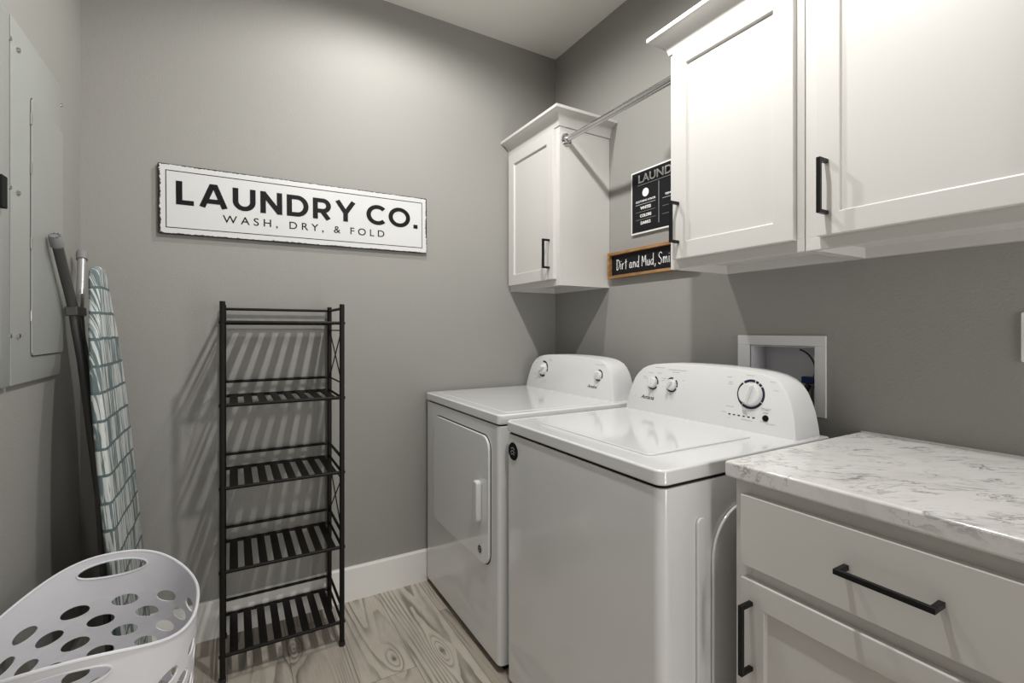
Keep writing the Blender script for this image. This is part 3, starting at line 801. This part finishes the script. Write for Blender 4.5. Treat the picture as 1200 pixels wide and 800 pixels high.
HW = {  # hand written strokes, x-height .5, cap 1.0
    'D': (.50, [[(.06, 1.0), (.04, .0)], [(-.02, .95), (.2, .98), (.42, .75), (.44, .4), (.3, .1), (.02, -.02)]]),
    'i': (.16, [[(.08, .55), (.07, 0)], [(.08, .80), (.085, .74)]]),
    'r': (.30, [[(.05, .55), (.05, 0)], [(.05, .35), (.14, .52), (.26, .55)]]),
    't': (.34, [[(.18, .92), (.16, .05), (.2, 0)], [(0, .62), (.34, .66)]]),
    'a': (.42, [[(.32, .48), (.15, .52), (.03, .3), (.06, .06), (.2, .04), (.3, .25), (.32, .5), (.32, .12), (.40, 0)]]),
    'n': (.40, [[(.05, .55), (.05, 0)], [(.05, .3), (.15, .5), (.27, .5), (.32, .3), (.34, 0)]]),
    'd': (.42, [[(.32, .42), (.18, .5), (.03, .3), (.06, .06), (.2, .04), (.32, .25)], [(.36, 1.05), (.33, .05), (.38, 0)]]),
    'M': (.62, [[(.02, 0), (.08, .95), (.28, .35), (.5, .95), (.58, 0)]]),
    'u': (.40, [[(.04, .52), (.05, .12), (.16, 0), (.28, .12), (.32, .52), (.33, .1), (.38, 0)]]),
    ',': (.16, [[(.10, .08), (.09, -.06), (.02, -.2)]]),
    'S': (.46, [[(.42, .86), (.3, 1.0), (.1, .92), (.06, .68), (.22, .5), (.38, .3), (.32, .05), (.14, -.04), (.0, .1)]]),
    'm': (.60, [[(.05, .55), (.05, 0)], [(.05, .3), (.14, .5), (.24, .48), (.28, 0)], [(.28, .3), (.38, .5), (.48, .48), (.54, 0)]]),
    'l': (.14, [[(.07, 1.0), (.06, .02), (.1, 0)]]),
    'e': (.38, [[(.04, .26), (.3, .32), (.26, .5), (.12, .5), (.03, .26), (.1, .03), (.34, .06)]]),
    's': (.32, [[(.28, .46), (.14, .52), (.06, .38), (.24, .22), (.2, .02), (.02, .04)]]),
}
bm = new(); wordz = 'Dirt and Mud, Smiles'; tot = 0
for ch in wordz: tot += .26 if ch == ' ' else HW[ch][0] + .10
hk = 1.0; capz = .048; x = 0; adv = .0
wy = 1.713; scale = .372 / tot
for ch in wordz:
    if ch == ' ': x += .26; continue
    for st in HW[ch][1]:
        # smooth the stroke a little
        pts = []
        for i in range(len(st) - 1):
            p0 = st[max(i - 1, 0)]; p1 = st[i]; p2 = st[i + 1]; p3 = st[min(i + 2, len(st) - 1)]
            for k in range(4):
                t = k / 4; f = [0, 0]
                for a in (0, 1): f[a] = .5 * (2 * p1[a] + (p2[a] - p0[a]) * t + (2 * p0[a] - 5 * p1[a] + 4 * p2[a] - p3[a]) * t * t + (3 * p1[a] - p0[a] - 3 * p2[a] + p3[a]) * t ** 3)
                pts.append(tuple(f))
        pts.append(st[-1])
        tube(bm, [(XR - .0105, wy - (p[0] + x) * scale, 1.4925 + p[1] * capz) for p in pts], .00165, 6)
    x += HW[ch][0] + .10
obj('lettering', bm, M['chalk'], ds)

# ============================================================ washer outlet box
oy0, oy1, oz0, oz1 = 0.789, 1.0857, 0.938, 1.191
ob = thing('outlet_box', (XR, (oy0 + oy1) / 2, oz0), 'white recessed washer outlet box with black hose in right wall', 'outlet box')
bm = new(); xa, xb2 = XR - .008, XR - .0005
box(bm, xa, oy0, oz0, xb2, oy1, hz0); box(bm, xa, oy0, hz1, xb2, oy1, oz1); box(bm, xa, oy0, hz0, xb2, hy0, hz1); box(bm, xa, hy1, hz0, xb2, oy1, hz1)
obj('faceplate', bm, M['plasticw'], ob, bevel=.0015, smooth=0)
e = .0015; dpt = XR + .09
bm = new()
box(bm, dpt - .003, hy0 + e, hz0 + e, dpt, hy1 - e, hz1 - e)
box(bm, XR, hy0 + e, hz0 + e, dpt - .003, hy0 + e + .003, hz1 - e); box(bm, XR, hy1 - e - .003, hz0 + e, dpt - .003, hy1 - e, hz1 - e)
box(bm, XR, hy0 + e + .003, hz0 + e, dpt - .003, hy1 - e - .003, hz0 + e + .003); box(bm, XR, hy0 + e + .003, hz1 - e - .003, dpt - .003, hy1 - e - .003, hz1 - e)
obj('recess', bm, M['box'], ob, smooth=0)
bm = new(); disc(bm, (XR + .045, .865, hz0 + .004), (0, 0, 1), .012, .045, 20); disc(bm, (XR + .045, .865, hz0 + .05), (0, 0, 1), .016, .012, 20)
vv = obj('valve', bm, M['brass'], ob)
obj('valve_handle', B(XR + .030, .845, 1.035, XR + .060, .885, 1.058), M['blue'], vv, bevel=.004)
bm = new(); hp = []
for k in range(25):
    t = math.radians(-70 + 150 * k / 24)
    hp.append((XR + .055 - .01 * math.sin(t), .905 - .052 * math.cos(t), 1.085 + .060 * math.sin(t)))
tube(bm, hp, .0028, 10)
obj('cord', bm, M['rubber'], ob)
bm = new(); tube(bm, [(XR + .03, .86, 1.03), (XR + .012, .862, 1.01), (XR + .006, .865, .99), (XR - .004, .868, .975), (XR - .018, .87, .95), (XR - .022, .87, .80), (XR - .022, .87, .60)], .009, 12); obj('hose', bm, M['rubber'], ob)

# ============================================================ light switch
sw = thing('light_switch', (XR, .333, 1.135), 'white light switch plate above the countertop at the right photo edge', 'light switch')
obj('plate', prism(new(), rrect(.298, 1.135, .368, 1.25, .004, 3), 'x', XR - .006, XR - .0005), M['switch'], sw, bevel=.0015)
obj('rocker', B(XR - .010, .317, 1.160, XR - .006, .349, 1.225), M['switch'], sw, bevel=.001)

# ============================================================ washer and dryer
XFd, XFw = .805, .812
def body_shell(t, xf, xb, y0, y1, z0, z1, r=.022, embossed=False):
    P = []
    for cx, cy, s in ((xb - .006, y1 - .006, 0), (xf + r, y1 - r, 1), (xf + r, y0 + r, 2), (xb - .006, y0 + .006, 3)):
        rr = .006 if s in (0, 3) else r
        for k in range(9):
            a = s * PI / 2 + k * PI / 16; P.append((cx + rr * math.cos(a), cy + rr * math.sin(a)))
    return obj('cabinet_body', prism(new(), P, 'z', z0, z1), M['enamel'], t, bevel=.003, seg=2, smooth=50)
def gap_deck(t, xf, xb, y0, y1, z0, z1, r=.022):
    P = []
    for cx, cy, s in ((xb - .006, y1 - .006, 0), (xf + r, y1 - r, 1), (xf + r, y0 + r, 2), (xb - .006, y0 + .006, 3)):
        rr = .006 if s in (0, 3) else r
        for k in range(9):
            a = s * PI / 2 + k * PI / 16; P.append((cx + rr * math.cos(a), cy + rr * math.sin(a)))
    return obj('top_gap', prism(new(), P, 'z', z0, z1), M['gap'], t)
def top_deck(t, xf, xb, y0, y1, z0, z1, r=.02):
    P = []
    for cx, cy, s in ((xb - .006, y1 - .006, 0), (xf + r, y1 - r, 1), (xf + r, y0 + r, 2), (xb - .006, y0 + .006, 3)):
        rr = .006 if s in (0, 3) else r
        for k in range(9):
            a = s * PI / 2 + k * PI / 16; P.append((cx + rr * math.cos(a), cy + rr * math.sin(a)))
    return obj('top', prism(new(), P, 'z', z0, z1), M['enamel'], t, bevel=.006, seg=4, smooth=50)
def console(t, y0, y1, z0, zt, xf=1.358, xb=1.482):
    """control console: front outline with rounded shoulders, lofted front to back"""
    ins = [(0, 0), (.004, .03), (.012, .07), (.022, .10), (.033, .125), (.047, .145), (.066, .162), (.092, .174), (.125, .182), (.170, .187), (.23, .190), (.30, .1915)]
    H = zt - z0; k = H / .192
    def outline(d):
        L = []
        for i, (a, h) in enumerate(ins): L.append((y0 + a + d, z0 + min(h * k, H) - (d if i > 4 else 0)))
        Rr = [(y1 - (y - y0), z) for y, z in L[::-1]]
        return L + Rr
    secs = []
    for d, xo in ((.007, 0), (.002, .0025), (0, .008)): secs.append((outline(d), xo))
    secs.append((outline(0), 'b'))
    bm = new(); rows = []
    for pts, xo in secs:
        row = []
        for y, z in pts:
            lean = .028 * (z - z0) / .19
            x = xb if xo == 'b' else xf + lean + xo
            row.append(bm.verts.new((x, y, z)))
        rows.append(row)
    n = len(rows[0])
    for a, b in zip(rows, rows[1:]):
        for i in range(n): bm.faces.new((a[i], a[(i + 1) % n], b[(i + 1) % n], b[i]))
    bm.faces.new(rows[0]); bm.faces.new(rows[-1][::-1])
    return obj('control_console', bm, M['console'], t, smooth=32)
def fx_at(z, z0, xf=1.358): return xf + .028 * (z - z0) / .19
NRM = V((-1, 0, .147)).normalized(); UPC = V((.147, 0, 1)).normalized()
def knob(parent, y, z, z0, rk, rr, ang, arcs):
    c = V((fx_at(z, z0), y, z)) + NRM * .0004
    pr_ = bm = new()
    for a0, a1 in arcs: ring(bm, c, NRM, rk * 1.06, rr, .0006, math.radians(a0), math.radians(a1), max(4, int(abs(a1 - a0) / 9)), UPC)
    bm = new(); disc(bm, c, NRM, rk, .012, 40, rk * .94); disc(bm, c + NRM * .012, NRM, rk * .90, .002, 40, rk * .84)
    k = obj('knob', bm, M['knob'], parent, smooth=30)
    obj('dial_print', pr_, M['ring'], k)
    rt = UPC.cross(NRM); a = math.radians(ang); d = UPC * math.cos(a) + rt * math.sin(a); s = NRM.cross(d)
    bm = new(); q = c + NRM * .013
    base_ = [q + d * rk * .92 + s * rk * .10, q + d * rk * .92 - s * rk * .10, q - d * rk * .88 - s * rk * .30, q - d * rk * .88 + s * rk * .30]
    top_ = [p + NRM * .014 - (p - q) * .18 for p in base_]
    A = [bm.verts.new(p) for p in base_]; Bq = [bm.verts.new(p) for p in top_]
    bm.faces.new(A); bm.faces.new(Bq[::-1])
    for i in range(4): bm.faces.new((A[i], A[(i + 1) % 4], Bq[(i + 1) % 4], Bq[i]))
    obj('knob_grip', bm, M['knob'], k, bevel=.0015)
def ctext(s, y, z, z0, **kw):
    o = V((fx_at(z, z0), y, z)) + NRM * .0003
    return text_bm(s, o, (0, -1, 0), UPC, depth=.0005, **kw)
def marks(z0, L):
    """small illegible captions: short thin grey dashes (y, z, length)"""
    bm = new()
    for y, z, l in L:
        n = max(1, int(l / .0055))
        for i in range(n):
            yy = y - i * .0055; c = V((fx_at(z, z0), yy, z)) + NRM * .0003
            vs = []
            for dy, dz in ((0, 0), (-.0036, 0), (-.0036, .0017), (0, .0017)): vs.append(bm.verts.new(c + V((0, dy, 0)) + UPC * dz))
            f = bm.faces.new(vs)
            r = bmesh.ops.extrude_face_region(bm, geom=[f])
            for v in r['geom']:
                if isinstance(v, bmesh.types.BMVert): v.co += NRM * .0004
    return bm

# ---- dryer
dY0, dY1, dZ = 1.472, 2.205, .912
dr = thing('dryer', ((XFd + 1.5) / 2, (dY0 + dY1) / 2, 0), 'white dryer with square front door in the corner behind the washer', 'dryer')
body_shell(dr, XFd, 1.50, dY0, dY1, .028, .871)
gap_deck(dr, XFd + .005, 1.49, dY0 + .005, dY1 - .005, .868, .877)
top_deck(dr, XFd - .003, 1.50, dY0 - .002, dY1 + .001, .876, dZ)
# recessed top panel line
obj('top_panel', prism(new(), rrect(.850, dY0 + .035, 1.335, dY1 - .035, .015, 5), 'z', dZ - .001, dZ + .0015), M['enamel'], dr, bevel=.001)
obj('toe_gap_shade', B(XFd + .03, dY0 + .02, .0, 1.48, dY1 - .02, .030), M['gap'], dr, smooth=0)  # black block stands in for the shade under the dryer
dz0, dz1, dya, dyb = .350, .822, 1.537, 2.085
obj('door_gap', prism(new(), rrect(dya - .0035, dz0 - .0035, dyb + .0035, dz1 + .0035, .0535, 8), 'x', XFd - .0015, XFd + .001), M['gap'], dr)
dd = obj('door', prism(new(), rrect(dya, dz0, dyb, dz1, .050, 8), 'x', XFd - .010, XFd), M['enamel'], dr, bevel=.003, seg=3)
for zz in (.47, .74):
    bm = new(); tube(bm, [(XFd - .004, dyb + .004, zz - .03), (XFd - .004, dyb + .004, zz + .03)], .004, 10); obj('hinge', bm, M['darksilver'], dd)
# handle with scooped inner side
bm = prism(new(), rrect(1.588, .500, 1.622, .652, .012, 5), 'x', XFd - .034, XFd - .010)
obj('handle', bm, M['plasticw'], dd, bevel=.007, seg=3)
bm = prism(new(), rrect(1.600, .508, 1.652, .644, .020, 8), 'x', XFd - .016, XFd - .0095)
obj('finger_scoop', bm, M['plasticw'], dd, bevel=.0045, seg=3)
bm = new(); c = (XFd - .0104, 1.607, .394)
disc(bm, c, (-1, 0, 0), .013, .0005, 24); st = obj('round_sticker', bm, M['ink'], dr)
bm = new()
for k in range(10):
    a = k * PI / 5; ring(bm, (XFd - .0108, 1.607, .394), (-1, 0, 0), .0145, .0170, .0005, a, a + .3, 3)
for k in range(4): ring(bm, (XFd - .0112, 1.607, .394), (-1, 0, 0), .004, .009, .0004, k * PI / 2 + .3, k * PI / 2 + 1.1, 4)
obj('sticker_marks', bm, M['greyink'], st)
dc = console(dr, 1.507, 2.190, dZ - .004, 1.090)
z0_ = dZ - .004
knob(dr, 2.043, 1.013, z0_, .031, .041, 235, [(-15, 40), (44, 80), (84, 110), (200, 222), (226, 250), (150, 196)])
knob(dr, 1.612, 1.013, z0_, .019, .0255, 200, [(-10, 120), (150, 250)])
obj('lettering', ctext('Amana', 1.680, .955, z0_, width=.062, height=.014, shear=.4, bold=.0), M['ink'], dc, smooth=0)
for mk in [(2.12, 1.058, .03), (2.10, 1.066, .035), (2.115, 1.04, .02), (2.005, 1.062, .03), (2.0, 1.056, .03), (2.125, .985, .03), (2.12, .978, .03), (2.03, .955, .03), (2.03, .948, .03), (1.64, 1.058, .065), (2.11, .96, .02)]: obj('caption', marks(z0_, [mk]), M['greyink'], dc, smooth=0)

# ---- washer
wY0, wY1, wZ = .742, 1.440, .900
ws = thing('washer', ((XFw + 1.5) / 2, (wY0 + wY1) / 2, 0), 'white top-loading washer between the dryer and the marble countertop', 'washing machine')
body_shell(ws, XFw, 1.50, wY0 + .002, wY1 - .002, .022, .857, .026)
gap_deck(ws, XFw + .005, 1.49, wY0 + .007, wY1 - .007, .854, .865, .024)
top_deck(ws, XFw - .004, 1.50, wY0, wY1, .864, wZ, .026)
obj('toe_gap_shade', B(XFw + .03, wY0 + .02, .0, 1.48, wY1 - .02, .024), M['gap'], ws, smooth=0)  # black block stands in for the shade under the washer
obj('lid', prism(new(), rrect(.880, .845, 1.290, 1.335, .018, 6), 'z', wZ - .001, wZ + .0045), M['enamel'], ws, bevel=.002, seg=3)
# pressed ribs on the side panels
for yy, s in ((wY0 + .002, -1), (wY1 - .002, 1)):
    bm = prism(new(), rrect(.922, .06, .950, .775, .0139, 8), 'y', yy, yy + s * .007)
    obj('side_rib', bm, M['enamel'], ws, bevel=.0065, seg=5)
    bm = prism(new(), rrect(.975, .06, 1.40, .785, .12, 14), 'y', yy, yy + s * .008)
    obj('side_rib', bm, M['enamel'], ws, bevel=.0075, seg=5)
bm = new(); bc = V((XFw - .0005, 1.388, .803)); disc(bm, bc, (-1, 0, 0), .030, .002, 32, .0285); bg = obj('round_badge', bm, M['ink'], ws)
bm = new()
for k, (rz, w0, w1) in enumerate(((.010, -55, 60), (0, -70, 65), (-.010, -50, 50))):
    ring(bm, (bc.x - .0022, 1.388, .803 + rz - .010), (-1, 0, 0), .011, .0145, .0006, math.radians(w0), math.radians(w1), 12)
obj('badge_swirl', bm, M['silver'], bg)
wc = console(ws, .760, 1.446 - .012, wZ - .004, 1.090)
z0_ = wZ - .004
knob(ws, 1.303, 1.011, z0_, .0205, .027, 0, [(20, 55), (60, 100), (125, 250), (262, 275)])
knob(ws, 1.213, 1.011, z0_, .0205, .027, 40, [(-60, 10), (45, 85), (90, 105), (120, 240)])
knob(ws, .906, 1.012, z0_, .036, .0455, 22, [(-35, 15), (20, 32), (37, 50), (55, 118), (122, 215), (219, 318)])
bm = new(); sb = V((fx_at(.947, z0_), .853, .947)); disc(bm, sb, NRM, .0095, .003, 24, .0088); obj('start_button', bm, M['ink'], ws)
obj('lettering', merge(ctext('Amana', 1.356, .947, z0_, width=.066, height=.015, shear=.4, bold=.0)), M['ink'], wc, smooth=0)
obj('lettering', ctext('START', .868, .969, z0_, width=.030, height=.007), M['greyink'], wc, smooth=0)
bm = new()
for k in range(6):
    yy = .976 - k * .0164; c = V((fx_at(.943, z0_), yy, .943)) + NRM * .0003
    box(bm, c.x - .0006, yy - .0075, .941, c.x + .0004, yy, .9445)
obj('indicator_lights', bm, M['ink'], wc, smooth=0)
for mk in [(1.30, 1.068, .05), (1.235, 1.064, .085), (1.215, 1.056, .035), (1.33, 1.046, .03), (1.285, 1.048, .025), (1.355, 1.030, .025), (1.35, 1.024, .025), (1.262, 1.030, .025), (1.262, 1.022, .02), (1.252, 1.0, .01), (1.165, 1.03, .012), (1.16, 1.0, .01),
    (.925, 1.068, .032), (.99, 1.058, .018), (.985, 1.042, .02), (.985, 1.036, .02), (.848, 1.054, .02), (.835, 1.03, .02), (.985, .966, .03), (.86, .963, .02), (1.0, .947, .02), (.93, .958, .02), (.925, .952, .014), (.975, .932, .01), (.93, .932, .04), (.87, .935, .02), (.862, .961, .02), (.85, .931, .03), (1.386, .953, .01)]: obj('caption', marks(z0_, [mk]), M['greyink'], wc, smooth=0)

# ============================================================ world, camera, view
w = bpy.data.worlds.new('World'); bpy.context.scene.world = w; w.use_nodes = True
w.node_tree.nodes['Background'].inputs[0].default_value = (.5, .5, .5, 1); w.node_tree.nodes['Background'].inputs[1].default_value = 0.0
cam = bpy.data.cameras.new('Camera'); co = bpy.data.objects.new('Camera', cam); C.objects.link(co)
co.location = (0, 0, 1.208); co.rotation_euler = (PI / 2, 0, math.radians(-30.17))
cam.sensor_width = 36; cam.lens = 562.6 / 1200 * 36; cam.shift_y = -13 / 1200; cam.clip_start = .02
sc = bpy.context.scene; sc.camera = co
sc.view_settings.view_transform = 'Standard'; sc.view_settings.look = 'None'; sc.view_settings.gamma = 1; sc.view_settings.use_curve_mapping = False
sc.view_settings.exposure = 1.0
sc.cycles.max_bounces = 12; sc.cycles.diffuse_bounces = 6
